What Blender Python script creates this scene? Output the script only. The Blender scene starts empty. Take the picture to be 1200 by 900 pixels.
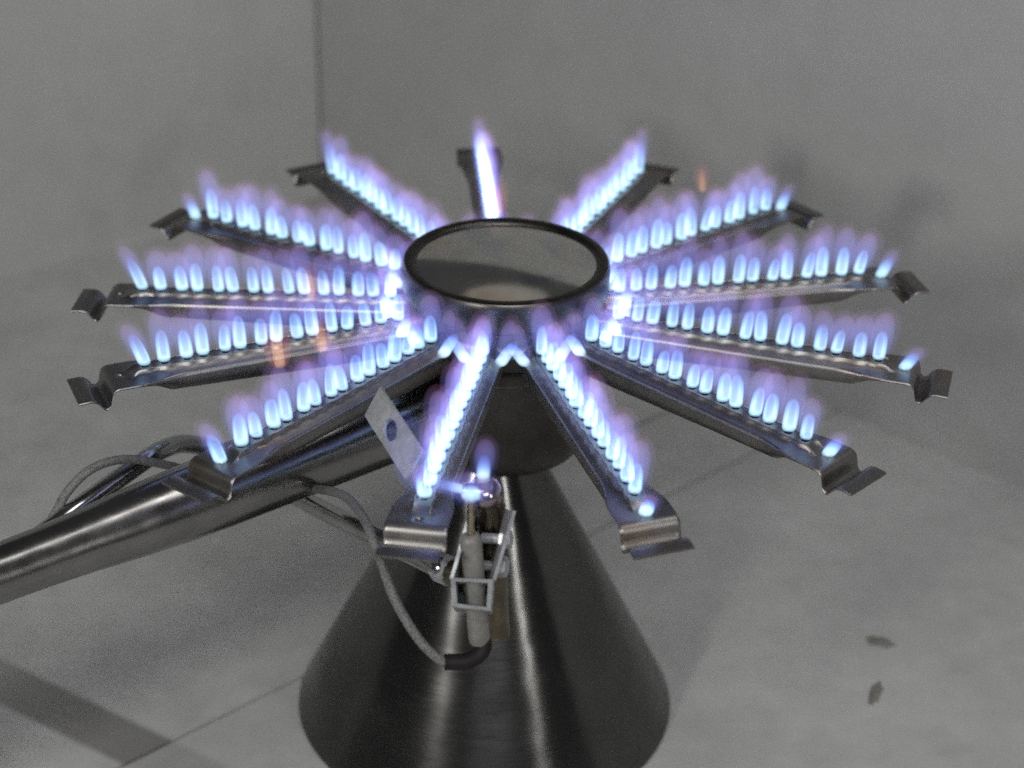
import bpy, bmesh, math, random
from mathutils import Vector, Matrix
random.seed(11)
S = bpy.context.scene
COL = S.collection
PI = math.pi
R = math.radians

# ---------------------------------------------------------------- camera, world, lights, exposure
CAM = Vector((0.0, -0.6515, 0.3273))
CF = Vector((0.0043, 0.8729, -0.4879)); CR = Vector((0.9998, 0.0061, 0.0198)); CU = Vector((-0.0203, 0.4878, 0.8727))
FPX = 2186.5
cd = bpy.data.cameras.new('camera'); cam = bpy.data.objects.new('camera', cd); COL.objects.link(cam)
cam.matrix_world = Matrix(((CR.x, CU.x, -CF.x, CAM.x), (CR.y, CU.y, -CF.y, CAM.y), (CR.z, CU.z, -CF.z, CAM.z), (0, 0, 0, 1)))
cd.sensor_width = 36; cd.lens = FPX * 36 / 1200
cd.clip_start = 0.01; cd.clip_end = 100
cd.dof.use_dof = True; cd.dof.focus_distance = 0.655; cd.dof.aperture_fstop = 8
S.camera = cam

w = bpy.data.worlds.new('World'); S.world = w; w.use_nodes = True
w.node_tree.nodes['Background'].inputs[0].default_value = (0.96, 0.98, 1.0, 1)
w.node_tree.nodes['Background'].inputs[1].default_value = 0.055

def area(name, loc, target, size, power, col, size_y=None):
    l = bpy.data.lights.new(name, 'AREA'); l.energy = power; l.color = col; l.size = size
    if size_y: l.shape = 'RECTANGLE'; l.size_y = size_y
    o = bpy.data.objects.new(name, l); COL.objects.link(o); o.location = loc
    o.rotation_euler = (Vector(target) - Vector(loc)).to_track_quat('-Z', 'Y').to_euler()
    return o
area('key_lamp', (-0.345, -0.56, 0.235), (0.05, 0.1, -0.05), 0.045, 1.7, (1.0, 0.97, 0.93), 0.10)
area('front_fill', (0.15, -1.25, 1.05), (0.05, 0.2, -0.1), 0.7, 13.5, (0.97, 0.99, 1.0))  # added soft fill from above the camera, evens floor and walls
area('top_lamp', (0.42, -0.02, 1.0), (0.0, 0.05, -0.1), 0.35, 2.0, (1.0, 0.98, 0.96))
area('side_lamp', (0.62, -0.90, 0.30), (0.0, 0.0, -0.1), 0.07, 1.0, (1.0, 0.98, 0.95), 0.30)
area('cap_glow_panel', (0.0, 1.3, 0.96), (0.0, 0.2, 0.0), 0.24, 0.018, (1.0, 0.93, 0.84), 0.15).data.shape = 'ELLIPSE'  # dim unseen panel, added only for the soft patch mirrored in the cap

S.view_settings.view_transform = 'Standard'; S.view_settings.look = 'None'
S.view_settings.exposure = 0.0; S.view_settings.gamma = 1.0; S.view_settings.use_curve_mapping = False
cy = S.cycles
cy.use_denoising = False
cy.use_adaptive_sampling = True; cy.adaptive_threshold = 0.035; cy.adaptive_min_samples = 24
cy.max_bounces = 8; cy.diffuse_bounces = 3; cy.glossy_bounces = 4; cy.transparent_max_bounces = 64
cy.volume_bounces = 0; cy.volume_step_rate = 1.5; cy.volume_max_steps = 64
cy.sample_clamp_indirect = 0.8; cy.sample_clamp_direct = 20

# ---------------------------------------------------------------- helpers
def ray(px, py): return CF + CR * ((px - 600) / FPX) - CU * ((py - 450) / FPX)
def at_y(px, py, Y):
    v = ray(px, py); return CAM + v * ((Y - CAM.y) / v.y)
def at_z(px, py, Z):
    v = ray(px, py); return CAM + v * ((Z - CAM.z) / v.z)

def link(name, bm, mat, parent=None, smooth=True, angle=40):
    me = bpy.data.meshes.new(name)
    bmesh.ops.recalc_face_normals(bm, faces=bm.faces)
    bm.to_mesh(me); bm.free()
    for m in (mat if isinstance(mat, (list, tuple)) else [mat]): me.materials.append(m)
    if smooth:
        me.polygons.foreach_set('use_smooth', [True] * len(me.polygons))
        me.set_sharp_from_angle(angle=R(angle))
    o = bpy.data.objects.new(name, me); COL.objects.link(o)
    if parent: o.parent = parent
    return o
def tag(o, label=None, cat=None, group=None, kind=None):
    for k, v in (('label', label), ('category', cat), ('group', group), ('kind', kind)):
        if v: o[k] = v
    return o
def empty(name, loc=(0, 0, 0)):
    o = bpy.data.objects.new(name, None); o.empty_display_size = 0.01; COL.objects.link(o); o.location = loc; return o

def lathe(prof, n=96, bm=None, closed=False, center=(0, 0)):
    bm = bm or bmesh.new(); rings = []
    for (r, z) in prof:
        if r < 1e-6: rings.append([bm.verts.new((center[0], center[1], z))])
        else: rings.append([bm.verts.new((center[0] + r * math.cos(2 * PI * i / n), center[1] + r * math.sin(2 * PI * i / n), z)) for i in range(n)])
    prs = list(zip(rings, rings[1:])) + ([(rings[-1], rings[0])] if closed else [])
    for a, b in prs:
        for i in range(n):
            j = (i + 1) % n
            if len(a) == 1 and len(b) == 1: continue
            if len(a) == 1: bm.faces.new((a[0], b[i], b[j]))
            elif len(b) == 1: bm.faces.new((a[i], b[0], a[j]))
            else: bm.faces.new((a[i], b[i], b[j], a[j]))
    return bm

def catmull(pts, k=8):
    P = [Vector(p) for p in pts]; P = [P[0] * 2 - P[1]] + P + [P[-1] * 2 - P[-2]]; out = []
    for i in range(1, len(P) - 2):
        for s in range(k):
            t = s / k
            out.append(0.5 * ((2 * P[i]) + (P[i + 1] - P[i - 1]) * t + (2 * P[i - 1] - 5 * P[i] + 4 * P[i + 1] - P[i + 2]) * t * t + (3 * P[i] - P[i - 1] - 3 * P[i + 1] + P[i + 2]) * t ** 3))
    out.append(P[-2]); return out

def tube(pts, rad, n=16, bm=None, cap=True):
    """round bar along pts; rad is a number or a list, one per point"""
    bm = bm or bmesh.new(); P = [Vector(p) for p in pts]
    rr = rad if isinstance(rad, (list, tuple)) else [rad] * len(P)
    t0 = (P[1] - P[0]).normalized()
    up = Vector((0, 0, 1)) if abs(t0.z) < 0.9 else Vector((1, 0, 0))
    u = (up - t0 * up.dot(t0)).normalized(); rings = []
    for i, p in enumerate(P):
        t = (P[min(i + 1, len(P) - 1)] - P[max(i - 1, 0)]).normalized()
        u = (u - t * u.dot(t)).normalized(); v = t.cross(u)
        rings.append([bm.verts.new(p + (u * math.cos(2 * PI * k / n) + v * math.sin(2 * PI * k / n)) * rr[i]) for k in range(n)])
    for a, b in zip(rings, rings[1:]):
        for k in range(n):
            j = (k + 1) % n; bm.faces.new((a[k], a[j], b[j], b[k]))
    if cap: bm.faces.new(rings[0]); bm.faces.new(rings[-1])
    return bm

def box(cx, cy_, cz, sx, sy, sz, bm=None, M=None, bev=0.0):
    bm = bm or bmesh.new(); b2 = bmesh.new()
    bmesh.ops.create_cube(b2, size=1)
    for v in b2.verts: v.co = Vector((v.co.x * sx, v.co.y * sy, v.co.z * sz))
    if bev: bmesh.ops.bevel(b2, geom=list(b2.edges), offset=bev, segments=2, affect='EDGES')
    for v in b2.verts:
        v.co += Vector((cx, cy_, cz))
        if M: v.co = M @ v.co
    vm = {v: bm.verts.new(v.co) for v in b2.verts}
    for f in b2.faces: bm.faces.new([vm[v] for v in f.verts])
    b2.free(); return bm

def basis(origin, ax, up):
    """matrix whose z is ax, x is near up"""
    z = Vector(ax).normalized(); x = (Vector(up) - z * Vector(up).dot(z)).normalized(); y = z.cross(x)
    return Matrix(((x.x, y.x, z.x, origin[0]), (x.y, y.y, z.y, origin[1]), (x.z, y.z, z.z, origin[2]), (0, 0, 0, 1)))

# ---------------------------------------------------------------- materials
def newmat(name):
    m = bpy.data.materials.new(name); m.use_nodes = True; nt = m.node_tree
    return m, nt, nt.nodes, nt.links, nt.nodes['Principled BSDF']
def noise(N, L, scale, detail=4, coord='Object', rough=0.6, stretch=None):
    tc = N.new('ShaderNodeTexCoord'); n = N.new('ShaderNodeTexNoise')
    n.inputs['Scale'].default_value = scale; n.inputs['Detail'].default_value = detail; n.inputs['Roughness'].default_value = rough
    if stretch:
        mp = N.new('ShaderNodeMapping'); mp.inputs['Scale'].default_value = stretch
        L.new(tc.outputs[coord], mp.inputs[0]); L.new(mp.outputs[0], n.inputs['Vector'])
    else: L.new(tc.outputs[coord], n.inputs['Vector'])
    return n
def ramp(N, L, src, stops):
    r = N.new('ShaderNodeValToRGB'); L.new(src, r.inputs[0]); e = r.color_ramp.elements
    while len(e) < len(stops): e.new(0.5)
    for i, (p, c) in enumerate(stops):
        e[i].position = p; e[i].color = (*c, 1) if len(c) == 3 else c
    return r
def bump(N, L, h, b, strength, dist):
    bp = N.new('ShaderNodeBump'); bp.inputs['Strength'].default_value = strength; bp.inputs['Distance'].default_value = dist
    L.new(h, bp.inputs['Height']); L.new(bp.outputs[0], b.inputs['Normal'])

def metal(name, c1, c2, r1, r2, scale=60, aniso=0.0, stretch=None, bmp=0.15, spots=None, metallic=1.0):
    m, nt, N, L, b = newmat(name)
    n1 = noise(N, L, scale, 5)
    cr = ramp(N, L, n1.outputs[0], [(0.32, c1), (0.68, c2)])
    out = cr.outputs[0]
    if spots:
        n3 = noise(N, L, scale * 3.5, 3)
        k = ramp(N, L, n3.outputs[0], [(0.60, (0, 0, 0)), (0.70, (1, 1, 1))])
        mx = N.new('ShaderNodeMix'); mx.data_type = 'RGBA'; L.new(k.outputs[0], mx.inputs[0]); L.new(out, mx.inputs[6]); mx.inputs[7].default_value = (*spots, 1); out = mx.outputs[2]
    L.new(out, b.inputs['Base Color']); b.inputs['Metallic'].default_value = metallic
    n2 = noise(N, L, scale * 2.3, 4, stretch=stretch)
    mr = N.new('ShaderNodeMapRange'); mr.inputs[3].default_value = r1; mr.inputs[4].default_value = r2
    mr.inputs[1].default_value = 0.3; mr.inputs[2].default_value = 0.7
    L.new(n2.outputs[0], mr.inputs[0]); L.new(mr.outputs[0], b.inputs['Roughness'])
    if bmp: bump(N, L, n2.outputs[0], b, bmp, 0.0004)
    if aniso:
        b.inputs['Anisotropic'].default_value = aniso
        t = N.new('ShaderNodeTangent'); t.direction_type = 'RADIAL'; t.axis = 'Z'; b.inputs['Anisotropic Rotation'].default_value = 0.25; L.new(t.outputs[0], b.inputs['Tangent'])
    return m

def uneven(m, scale, dist):
    nt = m.node_tree; N = nt.nodes; L = nt.links; b = N['Principled BSDF']; n = noise(N, L, scale, 2)
    bp = N.new('ShaderNodeBump'); bp.inputs['Strength'].default_value = 0.6; bp.inputs['Distance'].default_value = dist
    L.new(n.outputs[0], bp.inputs['Height'])
    old = b.inputs['Normal'].links[0].from_node if b.inputs['Normal'].links else None
    if old: L.new(bp.outputs[0], old.inputs['Normal'])
    else: L.new(bp.outputs[0], b.inputs['Normal'])
def heat_tint(m):
    nt = m.node_tree; N = nt.nodes; L = nt.links; b = N['Principled BSDF']
    src = b.inputs['Base Color'].links[0].from_socket
    tc = N.new('ShaderNodeTexCoord'); oi = N.new('ShaderNodeObjectInfo'); ad = N.new('ShaderNodeVectorMath'); ad.operation = 'ADD'
    sc = N.new('ShaderNodeVectorMath'); sc.operation = 'SCALE'; sc.inputs[3].default_value = 3.0
    cb = N.new('ShaderNodeCombineXYZ'); [L.new(oi.outputs['Random'], cb.inputs[i]) for i in range(3)]; L.new(cb.outputs[0], sc.inputs[0])
    L.new(tc.outputs['Object'], ad.inputs[0]); L.new(sc.outputs[0], ad.inputs[1])
    n = N.new('ShaderNodeTexNoise'); n.inputs['Scale'].default_value = 45; n.inputs['Detail'].default_value = 5; L.new(ad.outputs[0], n.inputs['Vector'])
    r = ramp(N, L, n.outputs[0], [(0.34, (0.62, 0.68, 0.86)), (0.46, (1, 1, 1)), (0.56, (1.0, 1.0, 1.0)), (0.66, (1.0, 0.80, 0.62)), (0.76, (0.62, 0.46, 0.38))])
    mx = N.new('ShaderNodeMix'); mx.data_type = 'RGBA'; mx.blend_type = 'MULTIPLY'; mx.inputs[0].default_value = 0.42
    L.new(src, mx.inputs[6]); L.new(r.outputs[0], mx.inputs[7]); L.new(mx.outputs[2], b.inputs['Base Color'])
M_ARM = metal('heat_darkened_steel', (0.18, 0.174, 0.168), (0.24, 0.23, 0.222), 0.36, 0.46, 45, bmp=0.04)
heat_tint(M_ARM)
M_HUB = metal('dark_rolled_steel', (0.05, 0.048, 0.045), (0.09, 0.087, 0.083), 0.32, 0.45, 60, bmp=0.12)
M_DISH = metal('polished_cap_steel', (0.62, 0.61, 0.58), (0.74, 0.73, 0.70), 0.05, 0.10, 40, bmp=0.02)
heat_tint(M_DISH)
M_CUP = metal('sooty_cup_steel', (0.055, 0.052, 0.049), (0.10, 0.095, 0.09), 0.38, 0.52, 50, bmp=0.08)
M_CONE = metal('brushed_cone_steel', (0.105, 0.105, 0.102), (0.135, 0.135, 0.132), 0.19, 0.25, 30, aniso=0.75, stretch=(1, 1, 40), bmp=0.03)
uneven(M_CONE, 22, 0.0015)
M_PIPE = metal('venturi_tube_steel', (0.22, 0.217, 0.212), (0.30, 0.295, 0.29), 0.18, 0.27, 40, bmp=0.05)
uneven(M_PIPE, 25, 0.0012)
M_ALU = metal('drawn_aluminium', (0.32, 0.32, 0.32), (0.44, 0.44, 0.44), 0.14, 0.22, 60, bmp=0.03)
M_ZINC = metal('zinc_plate', (0.30, 0.305, 0.32), (0.46, 0.47, 0.49), 0.30, 0.45, 160, bmp=0.06, spots=(0.40, 0.40, 0.42), metallic=0.6)
M_BRASS = metal('tarnished_brass', (0.11, 0.095, 0.072), (0.20, 0.17, 0.12), 0.28, 0.42, 120, bmp=0.05)
M_NICK = metal('blued_pilot_nozzle', (0.22, 0.15, 0.14), (0.40, 0.33, 0.32), 0.12, 0.2, 160, bmp=0.02)
M_ROD = metal('electrode_wire', (0.34, 0.30, 0.22), (0.5, 0.44, 0.34), 0.2, 0.3, 200, bmp=0)
def diel(name, c1, c2, rough, scale=200, bmp=0.3, dist=0.0003, det=4):
    m, nt, N, L, b = newmat(name); n = noise(N, L, scale, det)
    cr = ramp(N, L, n.outputs[0], [(0.3, c1), (0.7, c2)]); L.new(cr.outputs[0], b.inputs['Base Color'])
    b.inputs['Roughness'].default_value = rough
    if bmp: bump(N, L, n.outputs[0], b, bmp, dist)
    return m
M_CERAM = diel('fired_ceramic', (0.115, 0.112, 0.105), (0.175, 0.17, 0.16), 0.5, 300, 0.15)
M_RUBBER = diel('black_heat_shrink', (0.008, 0.007, 0.007), (0.016, 0.014, 0.014), 0.6, 300)
M_RUBBER.node_tree.nodes['Principled BSDF'].inputs['Specular IOR Level'].default_value = 0.15
M_FLAKE = diel('dry_brown_flake', (0.10, 0.094, 0.082), (0.20, 0.19, 0.17), 0.9, 400, 0.5)
M_POST = diel('corner_filler', (0.20, 0.195, 0.18), (0.25, 0.245, 0.23), 0.9, 80)
M_SUB = diel('dark_joint', (0.05, 0.05, 0.05), (0.07, 0.07, 0.07), 0.9, 80)
# braided cable sleeve
m, nt, N, L, b = newmat('braided_glass_sleeve'); M_CABLE = m
wv = N.new('ShaderNodeTexVoronoi'); wv.inputs['Scale'].default_value = 1500
tc = N.new('ShaderNodeTexCoord'); L.new(tc.outputs['Object'], wv.inputs['Vector'])
cr = ramp(N, L, wv.outputs['Distance'], [(0.0, (0.19, 0.19, 0.186)), (0.8, (0.07, 0.07, 0.07))]); L.new(cr.outputs[0], b.inputs['Base Color'])
b.inputs['Roughness'].default_value = 0.75; bump(N, L, wv.outputs['Distance'], b, 0.6, 0.0004)

def wallmat(name, base, var, scale, rough, stain=False):
    m, nt, N, L, b = newmat(name)
    n1 = noise(N, L, scale, 5, rough=0.62); n2 = noise(N, L, scale * 9, 4)
    ad = N.new('ShaderNodeMix'); ad.data_type = 'FLOAT'; ad.inputs[0].default_value = 0.3
    L.new(n1.outputs[0], ad.inputs[2]); L.new(n2.outputs[0], ad.inputs[3])
    lo = tuple(c * (1 - var) for c in base); hi = tuple(c * (1 + var) for c in base)
    cr = ramp(N, L, ad.outputs[0], [(0.36, lo), (0.62, hi)])
    out = cr.outputs[0]
    # brownish smudges and grey scuffs
    n4 = noise(N, L, scale * 1.9, 3); k4 = ramp(N, L, n4.outputs[0], [(0.60, (0, 0, 0)), (0.78, (0.35, 0.35, 0.35))])
    mx = N.new('ShaderNodeMix'); mx.data_type = 'RGBA'; L.new(k4.outputs[0], mx.inputs[0]); L.new(out, mx.inputs[6])
    mx.inputs[7].default_value = (base[0] * 0.62, base[1] * 0.58, base[2] * 0.54, 1); out = mx.outputs[2]
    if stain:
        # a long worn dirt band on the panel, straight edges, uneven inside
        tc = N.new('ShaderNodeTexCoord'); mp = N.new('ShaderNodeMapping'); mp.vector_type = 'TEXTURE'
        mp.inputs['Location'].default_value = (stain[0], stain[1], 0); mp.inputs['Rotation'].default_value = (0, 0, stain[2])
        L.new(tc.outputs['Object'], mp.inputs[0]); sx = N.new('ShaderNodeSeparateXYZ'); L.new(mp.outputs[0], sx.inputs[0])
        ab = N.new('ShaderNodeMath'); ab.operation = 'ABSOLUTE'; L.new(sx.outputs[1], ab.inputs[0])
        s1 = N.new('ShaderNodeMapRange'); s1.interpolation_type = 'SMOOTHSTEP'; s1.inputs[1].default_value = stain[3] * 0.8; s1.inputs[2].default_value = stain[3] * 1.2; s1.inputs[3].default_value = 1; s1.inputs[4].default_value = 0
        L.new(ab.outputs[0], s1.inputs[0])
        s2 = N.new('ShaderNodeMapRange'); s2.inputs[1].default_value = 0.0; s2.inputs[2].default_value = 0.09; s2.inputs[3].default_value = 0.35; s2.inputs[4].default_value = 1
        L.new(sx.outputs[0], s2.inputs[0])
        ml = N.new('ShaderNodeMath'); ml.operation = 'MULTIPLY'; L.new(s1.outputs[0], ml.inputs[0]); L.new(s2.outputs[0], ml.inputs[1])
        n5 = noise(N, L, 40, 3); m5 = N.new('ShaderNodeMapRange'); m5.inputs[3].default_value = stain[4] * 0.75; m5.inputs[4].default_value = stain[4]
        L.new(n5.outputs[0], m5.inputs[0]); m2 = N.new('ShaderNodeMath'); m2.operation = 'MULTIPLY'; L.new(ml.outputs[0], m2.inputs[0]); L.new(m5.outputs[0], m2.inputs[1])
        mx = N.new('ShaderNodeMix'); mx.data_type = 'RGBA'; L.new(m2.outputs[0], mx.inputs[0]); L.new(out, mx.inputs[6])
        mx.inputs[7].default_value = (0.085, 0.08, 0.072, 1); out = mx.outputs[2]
    L.new(out, b.inputs['Base Color'])
    b.inputs['Roughness'].default_value = rough
    b.inputs['Specular IOR Level'].default_value = 0.35
    bump(N, L, n2.outputs[0], b, 0.25, 0.0008)
    return m
GREY = (0.355, 0.357, 0.35)
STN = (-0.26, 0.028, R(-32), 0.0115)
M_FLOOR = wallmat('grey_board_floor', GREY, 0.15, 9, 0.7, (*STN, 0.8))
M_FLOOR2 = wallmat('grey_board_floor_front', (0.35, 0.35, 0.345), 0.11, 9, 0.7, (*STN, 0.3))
M_WALL = wallmat('grey_board_wall', (0.365, 0.365, 0.358), 0.07, 5, 0.75)

def flamemat(name, stops, zmax=1.0):
    """glowing gas: volume emission only, colour and strength run along the flame"""
    m = bpy.data.materials.new(name); m.use_nodes = True; nt = m.node_tree; N = nt.nodes; L = nt.links
    N.clear(); o = N.new('ShaderNodeOutputMaterial'); e = N.new('ShaderNodeEmission')
    tc = N.new('ShaderNodeTexCoord'); sx = N.new('ShaderNodeSeparateXYZ'); L.new(tc.outputs['Generated'], sx.inputs[0])
    mr = N.new('ShaderNodeMapRange'); mr.inputs[2].default_value = zmax; L.new(sx.outputs[2], mr.inputs[0])
    r = N.new('ShaderNodeValToRGB'); L.new(mr.outputs[0], r.inputs[0]); el = r.color_ramp.elements
    mxv = max(max(c) for _, c in stops)
    while len(el) < len(stops): el.new(0.5)
    for i, (p, c) in enumerate(stops):
        el[i].position = p; el[i].color = (*(x / mxv for x in c), 1)
    L.new(r.outputs[0], e.inputs[0]); e.inputs[1].default_value = mxv
    L.new(e.outputs[0], o.inputs['Volume']); return m
F_CORE = flamemat('flame_inner_cone', [(0.0, (75, 170, 245)), (0.08, (150, 240, 275)), (0.35, (115, 195, 255)), (0.68, (44, 92, 180)), (1.0, (12, 18, 80))], 0.56)
F_ENV = flamemat('flame_outer_mantle', [(0.0, (3, 5, 18)), (0.2, (7, 9, 29)), (0.6, (10.5, 10, 29)), (0.86, (14, 9.5, 24)), (1.0, (13, 5.5, 10))])
F_SOFT = flamemat('flame_faint_mantle', [(0.0, (0.6, 1.1, 5)), (0.3, (1.8, 2.3, 9)), (0.6, (3.2, 2.7, 9.5)), (0.85, (5.2, 3, 7)), (1.0, (5, 1.6, 2.4))])
F_WHITE = flamemat('flame_bright_core', [(0.0, (200, 280, 310)), (0.18, (150, 220, 280)), (0.45, (45, 80, 180)), (0.7, (16, 24, 90)), (1.0, (6, 8, 40))], 0.6)
F_GOLD = flamemat('flame_yellow_tip', [(0.0, (85, 60, 33)), (0.4, (62, 33, 14)), (0.8, (16, 8, 6)), (1.0, (2, 1, 1))])
F_RED = flamemat('flame_red_fringe', [(0.0, (20, 5, 4)), (0.5, (15, 4, 4)), (1.0, (2, 1, 2))])
F_HAZE = flamemat('flame_blue_veil', [(0.0, (1.2, 2.4, 11)), (0.4, (1.6, 2.6, 13)), (1.0, (.7, .8, 5))])

# ---------------------------------------------------------------- the setting: floor boards and two walls
FZ = -0.194
AX = Vector((0.743, 0.669, 0)); AX.normalize(); AN = Vector((-AX.y, AX.x, 0))      # along the floor joints, across them
floor = link('floor', box(0, 0, FZ - 0.02, 8, 8, 0.03), M_SUB, smooth=False); tag(floor, kind='structure')
def board(name, lo, hi, mat, dz=0.0, e0=-3.0, e1=3.0):
    bm = bmesh.new(); Mx = Matrix(((AX.x, AN.x, 0, 0), (AX.y, AN.y, 0, 0), (0, 0, 1, 0), (0, 0, 0, 1)))
    box((e0 + e1) / 2, (lo + hi) / 2, FZ - 0.0025 + dz, e1 - e0, hi - lo, 0.005, bm, Mx)
    return link(name, bm, mat, floor, smooth=False)
pA = Vector((-0.0887, 0.0088, 0)).dot(AN); pB = Vector((0.0846, 0.2468, 0)).dot(AN)
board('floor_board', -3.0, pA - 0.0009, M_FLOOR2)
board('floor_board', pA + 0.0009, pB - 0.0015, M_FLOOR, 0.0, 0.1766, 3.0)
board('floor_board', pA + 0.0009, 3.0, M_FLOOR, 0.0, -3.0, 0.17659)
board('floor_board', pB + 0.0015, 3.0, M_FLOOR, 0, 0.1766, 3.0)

CORN = Vector((-0.1286, 0.5431, 0))
WH = 0.446
def wall(name, d, length, inward, gap):
    d = Vector(d).normalized(); n = Vector((-d.y, d.x, 0))
    if n.dot(inward) < 0: n = -n
    Mx = Matrix(((d.x, n.x, 0, CORN.x), (d.y, n.y, 0, CORN.y), (0, 0, 1, 0), (0, 0, 0, 1)))
    bm = box(gap + length / 2, -0.01, FZ + 0.0002 + WH / 2, length, 0.02, WH, None, Mx)
    return tag(link(name, bm, M_WALL, smooth=False), kind='structure')
wall('wall_right', (0.743, -0.669, 0), 1.6, Vector((-1, -1, 0)), 0.0008)
wall('wall_left', (-0.80, -0.60, 0), 1.2, Vector((1, -1, 0)), 0.0008)
bk = box(0, 0.022, FZ + 0.001 + WH / 2, 0.02, 0.02, WH, None, Matrix.Translation(CORN))
tag(link('corner_post', bk, M_POST, smooth=False), kind='structure')

# ---------------------------------------------------------------- flame meshes
def flame_bm(h_core, r_core, h_env, r_env, lean=0.0, side=0.0, bend=0.0, rnd=None, n=14, lean_env=None, side_env=None, soft=True, hollow=False):
    rnd = rnd or random; bm = bmesh.new(); holes = []
    def body(prof, h, rad, mi, z0, sq, lean, side, ox=0.0, oy=0.0, hole=False):
        rings = []
        a1, a2 = rnd.uniform(-.12, .12), rnd.uniform(-.12, .12)
        for t, rr in prof:
            z = z0 + t * h; off = ox + lean * z + bend * z * z / max(h_env, 1e-4); sy = oy + side * z
            rings.append([bm.verts.new((off + rad * rr * math.cos(2 * PI * k / n) * (1 + a1 * t), sy + rad * rr * sq * math.sin(2 * PI * k / n) * (1 + a2 * t), z)) for k in range(n)])
        for a, b2 in zip(rings, rings[1:]):
            for k in range(n):
                j = (k + 1) % n; f = bm.faces.new((a[k], a[j], b2[j], b2[k])); f.material_index = mi; holes.append(f) if hole else None
        for rg in (rings[0], rings[-1]):
            f = bm.faces.new(rg); f.material_index = mi; holes.append(f) if hole else None
    core = [(0, .66), (.03, .88), (.08, .98), (.25, 1.0), (.5, .98), (.7, .91), (.84, .76), (.94, .48), (1, .08)]
    env = [(0, .40), (.06, .60), (.18, .80), (.34, .95), (.52, 1.0), (.68, .98), (.80, .88), (.89, .72), (.96, .46), (1, .10)]
    le = lean if lean_env is None else lean_env; se = side if side_env is None else side_env
    body(core, h_core, r_core, 0, 0.0, 1.0, lean, side)
    if hollow:                                      # the inner cone is a thin burning sheet round unburnt gas
        t_ = rnd.uniform(0, 6.28); o_ = r_core * .22
        body(core, h_core * .78, r_core * .52, 0, h_core * .11, 1.0, lean, side, o_ * math.cos(t_), o_ * math.sin(t_), True)
    body(env, h_env, r_env, 1, -0.0002, 0.9, le, se)
    if soft: body(env, h_env * 1.12, r_env * 1.38, 2, -0.0004, 0.95, le, se)
    return bm, holes
def flame_mesh(mats, **kw):
    bm, holes = flame_bm(**kw); bmesh.ops.recalc_face_normals(bm, faces=bm.faces)
    if holes: bmesh.ops.reverse_faces(bm, faces=holes)
    me = bpy.data.meshes.new('flame'); bm.to_mesh(me); bm.free()
    for m in mats: me.materials.append(m)
    me.polygons.foreach_set('use_smooth', [True] * len(me.polygons)); return me
rf = random.Random(5)
FL = [flame_mesh((F_CORE, F_ENV, F_SOFT), h_core=rf.uniform(.0112, .0126), r_core=rf.uniform(.0023, .0026), h_env=rf.uniform(.0180, .0215), r_env=rf.uniform(.0040, .0047),
                 lean=rf.uniform(.02, .11), side=rf.uniform(-.07, .07), bend=rf.uniform(-.08, .08), rnd=rf, hollow=True) for _ in range(14)]
FT = [flame_mesh((F_CORE, F_ENV, F_SOFT), h_core=rf.uniform(.0125, .0135), r_core=.0025, h_env=rf.uniform(.0175, .0195), r_env=.0037, lean=rf.uniform(.20, .27), side=0.0, bend=.1, rnd=rf, hollow=True) for _ in range(4)]
FS = [flame_mesh((F_CORE, F_ENV, F_SOFT), h_core=.0082, r_core=.0025, h_env=.0112, r_env=.0034, lean=rf.uniform(.34, .46), side=0.0, bend=.0, rnd=rf) for _ in range(3)]
FX = flame_mesh((F_WHITE, F_ENV, F_SOFT), h_core=.0108, r_core=.0026, h_env=.0205, r_env=.0033, lean=.10, side=0.55, side_env=.20, rnd=rf)
FX2 = flame_mesh((F_WHITE, F_ENV, F_SOFT), h_core=.0100, r_core=.0026, h_env=.0190, r_env=.0033, lean=.10, side=-0.62, side_env=-.20, rnd=rf)
FG = flame_mesh((F_GOLD, F_RED, F_RED), h_core=.0105, r_core=.0016, h_env=.0145, r_env=.0042, soft=False, rnd=rf)
def put_flame(me, parent, loc, rz=0.0, sc=(1, 1, 1), name='flame', rot=None):
    o = bpy.data.objects.new(name, me); COL.objects.link(o); o.parent = parent; o.location = loc
    o.rotation_euler = rot or (0, 0, rz); o.scale = sc; return o

# ---------------------------------------------------------------- burner arm
PORTS = [.0455, .0525, .0585, .0662, .0722, .0800, .0860, .0945, .1003, .1085, .1143, .1228, .1290, .1375, .1448]
TABP = .1545
def sstep(a, b, x):
    t = min(1, max(0, (x - a) / (b - a))); return t * t * (3 - 2 * t)
def tab_z(r):
    pts = [(.150, 0), (.1570, 0), (.1584, -.0004), (.1594, -.0012), (.1600, -.0032), (.1606, -.0060), (.1619, -.0071), (.1630, -.0066), (.1644, -.0046), (.1658, -.0034), (.1676, -.0029), (.172, -.0031)]
    if r <= pts[0][0]: return 0.0
    for (a, za), (b, zb) in zip(pts, pts[1:]):
        if r <= b: return za + (zb - za) * (r - a) / (b - a)
    return pts[-1][1]
TUBE = [(2.6, 0), (2.9, .24), (3.2, -.02), (3.5, -.75), (4.3, -1.3), (5.4, -2.2), (6.1, -2.35), (6.7, -2.9), (7.0, -4.0), (6.8, -6.6), (5.9, -10.4), (3.5, -12.8), (0, -13.4)]
FLAT = [(2.6, -2.2), (2.9, -2.2), (3.2, -2.2), (3.6, -2.2), (5.0, -2.2), (7.2, -2.2), (9.0, -2.2), (10.1, -2.25), (10.35, -2.65), (10.1, -3.1), (7.5, -3.15), (3.8, -3.15), (0, -3.15)]
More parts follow.
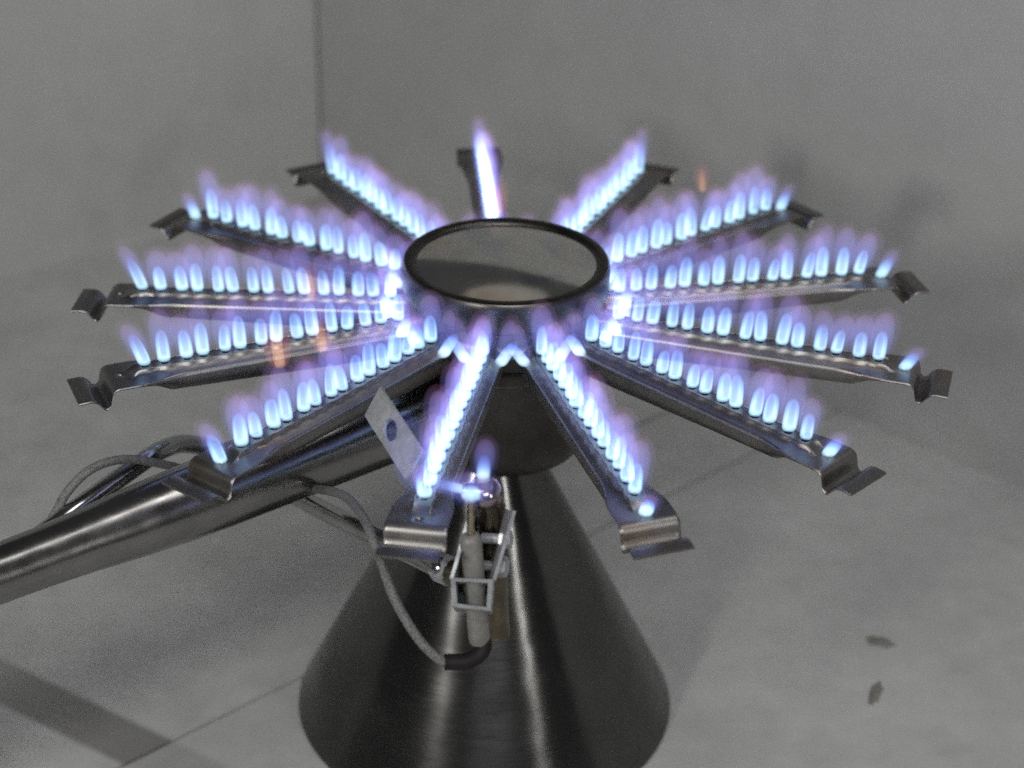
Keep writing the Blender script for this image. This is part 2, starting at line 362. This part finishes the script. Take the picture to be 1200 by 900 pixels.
def half(r):
    m = sstep(.130, .1505, r); mb = max(sstep(.128, .1515, r), .30 * min(1, max(0, (r - .060) / .075))); mt = sstep(.1468, .1528, r); pts = []
    wob = sum(math.exp(-((r - p) / .0021) ** 2) for p in PORTS)
    for i, ((a, za), (b, zb)) in enumerate(zip(TUBE, FLAT)):
        k = mt if i < 3 else (m * .55 + mt * .45 if i < 6 else m if i < 10 else mb)
        y = a + (b - a) * k; z = za + (zb - za) * k
        if i in (1, 2, 3): y += (1 - mt) * (.55 * wob - .15)
        pts.append((y * .001, z * .001 + tab_z(r)))
    return pts
def arm_mesh():
    bm = bmesh.new()
    cells = [.0340]
    allp = PORTS + [TABP]
    bounds = [.0415]
    for a, b2 in zip(PORTS, PORTS[1:]): bounds.append((a + b2) / 2)
    bounds.append(.1468)
    fine = set([.034] + bounds + [.1480, .1490, .1502, .1515, .1526, .1564, .1570, .1577, .1584, .1589, .1594, .1598, .1602, .1606, .1610, .1614, .1619, .1624, .1630, .1637, .1644, .1651, .1658, .1667, .1676, .1695, .172])
    for a, b2 in zip(bounds, bounds[1:]):
        for s in (.2, .35, .5, .65, .8): fine.add(a + (b2 - a) * s)
    rs = sorted(fine); prev = None; rows = []
    for r in rs:
        h = half(r)
        row = [bm.verts.new((r, y, z)) for y, z in h] + [bm.verts.new((r, -y, z)) for y, z in reversed(h[:-1])]
        rows.append(row)
    for a, b2 in zip(rows, rows[1:]):
        for i in range(len(a) - 1): bm.faces.new((a[i], a[i + 1], b2[i + 1], b2[i]))
    # end caps
    bm.faces.new(rows[0]); bm.faces.new(rows[-1])
    W = .0026
    def plain(r0, r1):
        z0, z1 = half(r0)[0][1], half(r1)[0][1]
        bm.faces.new([bm.verts.new(p) for p in ((r0, -W, z0), (r1, -W, z1), (r1, W, z1), (r0, W, z0))])
    def holed(r0, r1, c, rad):
        n = 16; z = half(c)[0][1]; outer = []; inner = []; low = []; lip = []
        for k in range(n):
            t = 2 * PI * k / n; dx, dy = math.cos(t), math.sin(t)
            s = 1e9
            if dx > 1e-9: s = min(s, (r1 - c) / dx)
            if dx < -1e-9: s = min(s, (r0 - c) / dx)
            if dy > 1e-9: s = min(s, W / dy)
            if dy < -1e-9: s = min(s, -W / dy)
            outer.append((c + dx * s, dy * s, z)); lip.append((c + dx * rad * 1.25, dy * rad * 1.25, z))
            inner.append((c + dx * rad, dy * rad, z - .00022)); low.append((c + dx * rad * .96, dy * rad * .96, z - .0016))
        # true corners
        R4 = [(r1, W, z), (r0, W, z), (r0, -W, z), (r1, -W, z)]
        vo = [bm.verts.new(p) for p in outer]; vl = [bm.verts.new(p) for p in lip]; vi = [bm.verts.new(p) for p in inner]; vw = [bm.verts.new(p) for p in low]
        vc = [bm.verts.new(p) for p in R4]
        def which(p):
            e = 1e-7
            return 0 if abs(p[0] - r1) < e else 1 if abs(p[1] - W) < e else 2 if abs(p[0] - r0) < e else 3
        for k in range(n):
            j = (k + 1) % n
            sa, sb = which(outer[k]), which(outer[j])
            if sa == sb or abs(outer[k][0] - outer[j][0]) < 1e-7 or abs(outer[k][1] - outer[j][1]) < 1e-7:
                bm.faces.new((vo[k], vo[j], vl[j], vl[k]))
            else:
                ci = {(0, 1): 0, (1, 2): 1, (2, 3): 2, (3, 0): 3}.get((sa, sb))
                if ci is None: bm.faces.new((vo[k], vo[j], vl[j], vl[k]))
                else: bm.faces.new((vo[k], vc[ci], vo[j], vl[j], vl[k]))
            bm.faces.new((vl[k], vl[j], vi[j], vi[k])); bm.faces.new((vi[k], vi[j], vw[j], vw[k]))
    plain(.034, .0415)
    for i, p in enumerate(PORTS): holed(bounds[i], bounds[i + 1], p, .00135)
    strip_r = [r for r in rs if r >= .1468 - 1e-9]
    for a, b2 in zip(strip_r, strip_r[1:]):
        if abs(a - .1526) < 1e-6: holed(.1526, .1564, TABP, .0010); continue
        plain(a, b2)
    bmesh.ops.remove_doubles(bm, verts=bm.verts, dist=1e-6)
    return bm

burner = tag(empty('gas_burner', (0, 0, -0.0632)), 'round thirteen-armed steel gas burner with rows of blue flames and a mirror-like cap', 'gas burner')
OFF = Vector((0, 0, 0.0632))      # burner empty stands at the cup's foot; parts are given in plate coordinates
ANG = [94.9, 65.6, 39.6, 11.4, -16.5, -44.2, -72.6, -99.9, -127.6, -156.0, -182.4, -209.6, -237.8]
RS = [1.0, .975, 1.0, 1.0, 1.0, 1.0, 1.0, 1.0, .995, .985, .985, .985, 1.02]
arms = []
proto = link('burner_arm', arm_mesh(), M_ARM, burner, angle=50)
proto.location = OFF
rp = random.Random(3)
LIT_TAB = {2, 3, 4, 5, 6, 8, 11}
tint = {}
for k, (a, s) in enumerate(zip(ANG, RS)):
    if k == 0: o = proto
    else:
        o = proto.copy(); COL.objects.link(o); o.parent = burner
    o.rotation_euler = (R(rp.uniform(-2, 2)), R(rp.uniform(-.5, .5)), R(a)); o.scale = (s, 1, 1); arms.append(o)
    for i, p in enumerate(PORTS):
        last = i >= len(PORTS) - 1; near_last = i == len(PORTS) - 2
        me = rp.choice(FT) if (last and k not in LIT_TAB) else rp.choice(FL)
        hs = rp.uniform(.84, 1.14) * (1.0 if not near_last else .95)
        if i < 2: hs *= .85
        put_flame(me, o, (p, rp.uniform(-.0002, .0002), .0006), 0, (1 / s, rp.uniform(.92, 1.08), hs), rot=(R(rp.uniform(-3, 3)), R(rp.uniform(-3, 2.5)), 0))
    if k in LIT_TAB:
        put_flame(rp.choice(FT if k == 8 else FS), o, (TABP, 0, -.0018), 0, (1, 1, rp.uniform(.85, 1.1)))

# hub: ring, neck and manifold
hub = link('hub', lathe([(.0345, .0164), (.0349, .0175), (.0360, .0183), (.0380, .0185), (.0394, .0182), (.0400, .0174), (.0402, .0150), (.0401, .0075), (.0398, .0062), (.0388, .0056),
                         (.0384, .0044), (.0386, .0036), (.0383, .0026), (.0386, .0016), (.0383, .0006), (.0388, -.0010), (.0400, -.0026), (.0412, -.0036), (.0415, -.0060), (.0400, -.0105), (.0340, -.0118), (.020, -.0118)], 128), M_HUB, burner)
hub.location = OFF
dish = link('cap_dish', lathe([(.0347, .0171)] + [(.0347 * i / 24, .0171 + 0.0016 * (1 - (i / 24) ** 2)) for i in range(23, -1, -1)], 128), M_DISH, burner, angle=80)
dish.location = OFF
cup = link('mixing_cup', lathe([(.0405, -.0100), (.0360, -.0125), (.0346, -.0150), (.0342, -.0185), (.0346, -.0195), (.0342, -.0205), (.0338, -.050), (.0333, -.0560), (.0318, -.0605), (.0288, -.0627), (.025, -.0632), (0, -.0632)], 96), M_CUP, burner)
cup.location = OFF
# cross-lighting flames between the arm roots
for k in range(13):
    a0, a1 = ANG[k], ANG[(k + 1) % 13] - (360 if k == 12 else 0)
    am = R((a0 + a1) / 2); rr = .0462
    for sgn, me in ((-1, FX), (1, FX2)):
        tx, ty = -math.sin(am), math.cos(am)
        put_flame(me, hub, (rr * math.cos(am) + sgn * .0050 * tx, rr * math.sin(am) + sgn * .0050 * ty, -.0030), am, (1, 1, rp.uniform(.9, 1.05)))
# yellow tips carried off by sparks
for (px, py, Y, s) in ((328, 418, -.055, 1.5), (378, 400, -.045, 1.3), (365, 338, .0, 1.2), (824, 214, .102, 1.0), (585, 240, .06, 1.3)):
    p = at_y(px, py, Y); put_flame(FG, hub, (p.x, p.y, p.z - .004), 0, (s * .9, s * .9, s), name='flame', rot=(0, R(-6), 0))

# mixing tube (venturi), level, running out to the front left
dv = Vector((-0.12, -0.0985, 0)).normalized(); o0 = Vector((0, 0, -.0365))
SR = [(.020, .0137), (.06, .0139), (.10, .0139), (.135, .0138), (.150, .0134), (.165, .0126), (.185, .0112), (.200, .0104), (.215, .0101), (.24, .0101), (.30, .0115), (.34, .017), (.36, .022)]
bm = tube([o0 + dv * s for s, _ in SR], [r for _, r in SR], 40, cap=False)
pipe = link('mixing_tube', bm, M_PIPE, burner, angle=60); pipe.location = OFF

# ---------------------------------------------------------------- stand
cx0, cy0 = -.0057, -.0006; c_top = .0184
prof = []
for i in range(15):
    t = i / 14; prof.append((c_top + (.0815 - c_top) * t, -.0638 + (FZ + .001 + .0638) * t))
prof += [(.0809, FZ + .001), (c_top - .0007, -.0642)]
cone = link('stand', lathe(prof, 160, closed=True, center=(0, 0)), M_CONE, angle=60)
cone.location = (cx0, cy0, 0)
tag(cone, 'dark brushed steel cone standing on the floor under the burner', 'stand')
hp = at_y(383, 748, -.02)
# dark disc standing for a small drilled hole near the left edge
dd = Vector((hp.x - cx0, hp.y - cy0, 0)).normalized()
zz = hp.z; rad = c_top + (.0815 - c_top) * ((-.0638 - zz) / (-.0638 - FZ))
nrm = Vector((dd.x * .92, dd.y * .92, .39)).normalized()
Mx = basis(Vector((dd.x * rad, dd.y * rad, zz)), nrm, (0, 0, 1))
bm = bmesh.new(); bmesh.ops.create_cone(bm, cap_ends=True, segments=16, radius1=.0011, radius2=.0011, depth=.0006)
bmesh.ops.transform(bm, matrix=Mx, verts=bm.verts)
link('hole_disc', bm, M_SUB, cone)

# ---------------------------------------------------------------- pilot burner and igniter
YP = -.150
base_p = at_y(570, 745, YP - .004)
pilot = tag(empty('pilot_burner', base_p), 'small pilot burner with bracket and ceramic spark electrode beside the front arm', 'pilot burner')
def P(px, py, dy=0.0): return at_y(px, py, YP + dy) - base_p
# pilot body: brass stem, nozzle head
stem_top, stem_bot = P(572, 590, .006), P(582, 742, .006)
link('pilot_stem', tube([stem_bot, stem_bot.lerp(stem_top, .28), stem_bot.lerp(stem_top, .30), stem_bot.lerp(stem_top, .55), stem_bot.lerp(stem_top, .57), stem_top],
                        [.0046, .0046, .0050, .0050, .0040, .0038], 24), M_BRASS, pilot)
bm = bmesh.new(); Mh = basis(P(568, 577, .002), (stem_top - stem_bot), (0, 1, 0))
lathe([(0, .0048), (.0022, .0046), (.0042, .0036), (.0056, .0018), (.0060, 0), (.0058, -.0020), (.0048, -.0034), (.0038, -.004), (0, -.004)], 28, bm); bmesh.ops.transform(bm, matrix=Mh, verts=bm.verts)
head = link('nozzle_head', bm, M_NICK, pilot)
bm = tube([P(566, 577, -.001), P(541, 575, -.001)], [.0034, .0026], 18); link('nozzle', bm, M_NICK, pilot)
bm = tube([P(567, 577, 0), P(566, 561, 0)], [.0032, .0026], 18); link('nozzle', bm, M_NICK, pilot)
# spark electrode: wire, two-diameter ceramic
e_top, e_neck, e_mid, e_bot = P(552, 576, -.006), P(551, 626, -.006), P(556, 686, -.006), P(562, 752, -.006)
link('electrode_wire', tube([e_neck.lerp(e_mid, .15), e_neck.lerp(e_top, .5), e_top], [.0013, .0013, .0012], 12), M_ROD, pilot)
pts = [e_neck, e_neck.lerp(e_mid, .03), e_neck.lerp(e_mid, .10), e_neck.lerp(e_mid, .9), e_mid, e_mid.lerp(e_bot, .03), e_mid.lerp(e_bot, .12), e_mid.lerp(e_bot, .2), e_mid.lerp(e_bot, .93), e_mid.lerp(e_bot, .98), e_bot]
link('ceramic_insulator', tube(pts, [.0021, .0031, .0036, .0036, .0036, .0037, .0033, .0035, .0036, .0034, .0027], 24), M_CERAM, pilot)
# bracket: folded sheet box with an open front that holds the ceramic, and a tall side flange
tl, tr, br_, bl = P(528, 677, -.013), P(578, 679, -.013), P(575, 716, -.013), P(530, 711, -.013)
def sheet(corners, th, back, bm):
    """a thin plate: corners around, extruded along back"""
    a = [bm.verts.new(c) for c in corners]; b2 = [bm.verts.new(c + back) for c in corners]; n = len(a)
    bm.faces.new(a); bm.faces.new(list(reversed(b2)))
    for i in range(n): bm.faces.new((a[i], b2[i], b2[(i + 1) % n], a[(i + 1) % n]))
bk_ = (ray(553, 695).normalized() + Vector((.05, 0, -.10))) * .022; th = .0011
bm = bmesh.new(); cen = (tl + tr + br_ + bl) / 4
def inn(p): return p + (cen - p).normalized() * th * 1.9
q = [tl, tr, br_, bl]
for i in range(4):
    a, b2 = q[i], q[(i + 1) % 4]; sheet([a, b2, inn(b2), inn(a)], 0, bk_, bm)
sheet([p + bk_ for p in q], 0, bk_.normalized() * .0011, bm)
bmesh.ops.remove_doubles(bm, verts=bm.verts, dist=1e-6)
link('bracket', bm, M_ZINC, pilot, smooth=False)
fa, fb = P(577, 680, -.011), P(566, 682, .004); ua, ub = P(601, 598, -.004), P(590, 596, .008)
bm = bmesh.new(); nn = (fb - fa).cross(ua - fa).normalized() * .0011
sheet([fa, fb, ub, ua], 0, nn, bm); link('side_flange', bm, M_ZINC, pilot, smooth=False)
la, lb = P(527, 678, -.012), P(536, 676, .003); ra, rb = P(546, 612, -.003), P(551, 608, .008)
bm = bmesh.new(); nn = (lb - la).cross(ra - la).normalized() * .0011
sheet([la, lb, rb, ra], 0, nn, bm); link('side_flange', bm, M_ZINC, pilot, smooth=False)
bm = bmesh.new(); sheet([P(536, 676, .011), P(566, 682, .011), P(592, 594, .014), P(562, 592, .014)], 0, Vector((0, .0010, .0003)), bm)
link('back_plate', bm, M_BRASS, pilot, smooth=False)
# two hexagon screws on the flange
for (px, py, sc) in ((593, 632, .9), (588, 664, 1.05)):
    c0 = P(px, py, -.002); ax = Vector((.95, -.25, .12)).normalized()
    bm = bmesh.new(); bmesh.ops.create_cone(bm, cap_ends=True, segments=6, radius1=.0036 * sc, radius2=.0034 * sc, depth=.0036)
    bmesh.ops.bevel(bm, geom=list(bm.edges), offset=.0003, segments=2, affect='EDGES'); bmesh.ops.transform(bm, matrix=basis(c0, ax, (.2, 0, 1)), verts=bm.verts)
    tube([c0 - ax * .008, c0 + ax * .0005], .0017, 12, bm)
    link('screw', bm, M_ZINC, pilot, smooth=False)
# flat plate with a round hole, standing between the mixing tube and the front arm
pa, pb, pc, pd = P(445, 453, .035), P(427, 487, .033), P(475, 562, .012), P(494, 528, .014)
def plate():
    bm = bmesh.new(); X = (pd - pa); Yv = (pb - pa); nv = X.cross(Yv).normalized()
    c = (.45, .52); n = 24; rad = .0034; lx, ly = X.length, Yv.length
    outer = []; inner = []
    for k in range(n):
        t = 2 * PI * k / n; dx, dy = math.cos(t), math.sin(t); s = 9
        for (o_, d_, L_) in ((c[0] * lx, dx, lx), (c[1] * ly, dy, ly)):
            if d_ > 1e-9: s = min(s, (L_ - o_) / d_)
            if d_ < -1e-9: s = min(s, -o_ / d_)
        outer.append((c[0] * lx + dx * s, c[1] * ly + dy * s)); inner.append((c[0] * lx + dx * rad, c[1] * ly + dy * rad))
    # put the nearest outer points on the true corners
    for cxy in ((0, 0), (lx, 0), (lx, ly), (0, ly)):
        j = min(range(n), key=lambda i: math.hypot(outer[i][0] - cxy[0], outer[i][1] - cxy[1])); outer[j] = cxy
    def v3(p, h): return pa + X.normalized() * p[0] + Yv.normalized() * p[1] + nv * h
    lay = []
    for h in (0, .0013): lay.append(([bm.verts.new(v3(p, h)) for p in outer], [bm.verts.new(v3(p, h)) for p in inner]))
    for k in range(n):
        j = (k + 1) % n
        for (vo, vi) in lay: bm.faces.new((vo[k], vo[j], vi[j], vi[k]))
        bm.faces.new((lay[0][0][k], lay[0][0][j], lay[1][0][j], lay[1][0][k])); bm.faces.new((lay[0][1][k], lay[0][1][j], lay[1][1][j], lay[1][1][k]))
    return bm
link('mounting_plate', plate(), M_ZINC, pilot, smooth=False)
# pilot flames
def pflame(name, mats, px, py, dy, rot, sc, **kw):
    o = put_flame(flame_mesh(mats, **kw), pilot, P(px, py, dy), 0, sc, name, rot); return o
pflame('flame', (F_WHITE, F_ENV, F_SOFT), 566, 560, .001, (0, R(3), 0), (1, 1, 1), h_core=.0085, r_core=.0022, h_env=.0145, r_env=.0034, rnd=rf)
pflame('flame', (F_WHITE, F_ENV, F_SOFT), 546, 574, -.002, (0, R(-74), R(4)), (1, 1, 1), h_core=.0130, r_core=.0016, h_env=.0175, r_env=.0030, rnd=rf)
pflame('flame', (F_CORE, F_ENV, F_SOFT), 552, 583, -.010, (R(12), 0, 0), (1.4, 1.2, .75), h_core=.0062, r_core=.0022, h_env=.0115, r_env=.0050, rnd=rf)
o = put_flame(flame_mesh((F_HAZE, F_HAZE, F_HAZE), h_core=.028, r_core=.0075, h_env=.022, r_env=.005, lean=-.12, soft=False, rnd=rf), pilot, P(497, 568, .004), 0, (1, .8, 1), 'flame', (0, R(-10), 0))

# gas supply tube of the pilot with its nut
nut = at_y(524, 668, YP + .006)
pth = [nut, at_y(507, 661, -.140), at_y(440, 629, -.098), at_y(352, 584, -.035), at_y(300, 552, -.012), at_y(250, 527, -.012), at_y(215, 520, -.028), at_y(190, 527, -.045), at_y(160, 546, -.062), at_y(85, 600, -.095), at_y(0, 663, -.115), at_y(-80, 723, -.13)]
gt = tag(empty('pilot_gas_tube', pth[0]), 'thin bright metal gas tube running behind the thick mixing tube to the pilot', 'gas tube')
link('tube', tube([p - pth[0] for p in catmull(pth, 8)], .0037, 18), M_ALU, gt)
ax = (pth[1] - pth[0]).normalized()
bm = bmesh.new(); bmesh.ops.create_cone(bm, cap_ends=True, segments=6, radius1=.0052, radius2=.0052, depth=.0065)
bmesh.ops.bevel(bm, geom=list(bm.edges), offset=.0004, segments=2, affect='EDGES'); bmesh.ops.transform(bm, matrix=basis(ax * .001, ax, (0, 0, 1)), verts=bm.verts)
link('union_nut', bm, M_ZINC, gt, smooth=False)
bm = tube([-ax * .002, -ax * .012], [.0046, .0046], 20); link('fitting', bm, M_BRASS, gt)

# ignition cable with its black boot
b0 = at_y(565, 748, YP - .006)
cab = tag(empty('ignition_cable', b0), 'grey braided ignition cable with black boot hanging from the ceramic electrode', 'cable')
bp = [b0, at_y(567, 757, YP - .007), at_y(560, 768, YP - .009), at_y(545, 775, YP - .011), at_y(521, 776, YP - .012)]
link('boot', tube([p - b0 for p in catmull(bp, 8)], .0027, 18), M_RUBBER, cab)
cp = [at_y(526, 776, YP - .012), at_y(514, 772, YP - .012), at_y(490, 748, YP - .010), at_y(464, 705, YP - .006), at_y(447, 660, YP), at_y(436, 630, YP + .004), at_y(424, 603, -.128), at_y(403, 581, -.105), at_y(372, 573, -.075), at_y(335, 570, -.022),
      at_y(280, 566, .0), at_y(235, 556, -.025), at_y(200, 546, -.052), at_y(150, 538, -.072), at_y(110, 548, -.085), at_y(80, 575, -.092), at_y(58, 612, -.100), at_y(25, 645, -.115), at_y(-40, 690, -.132)]
link('sleeve', tube([p - b0 for p in catmull(cp, 8)], .00165, 14), M_CABLE, cab)

# ---------------------------------------------------------------- crumbs on the floor
def flake(name, px, py, lx, ly, rot, label):
    p = at_z(px, py, FZ + .0005); rr = random.Random(px); bm = bmesh.new()
    bmesh.ops.create_icosphere(bm, subdivisions=3, radius=1)
    for v in bm.verts:
        k = 1 + .28 * math.sin(v.co.x * 4 + rr.random()) * math.cos(v.co.y * 5 + 1) + rr.uniform(-.07, .07)
        v.co = Vector((v.co.x * lx * k, v.co.y * ly * k, v.co.z * .0007))
    o = link(name, bm, M_FLAKE); o.location = p; o.rotation_euler = (0, 0, rot)
    return tag(o, label, 'crumb')
flake('dirt_flake', 1032, 752, .0062, .0034, R(-30), 'short dark brown crumb lying on the grey floor right of the cone')
flake('dirt_flake', 1026, 812, .0024, .0078, R(-18), 'long thin brown crumb lying below the shorter crumb on the floor')
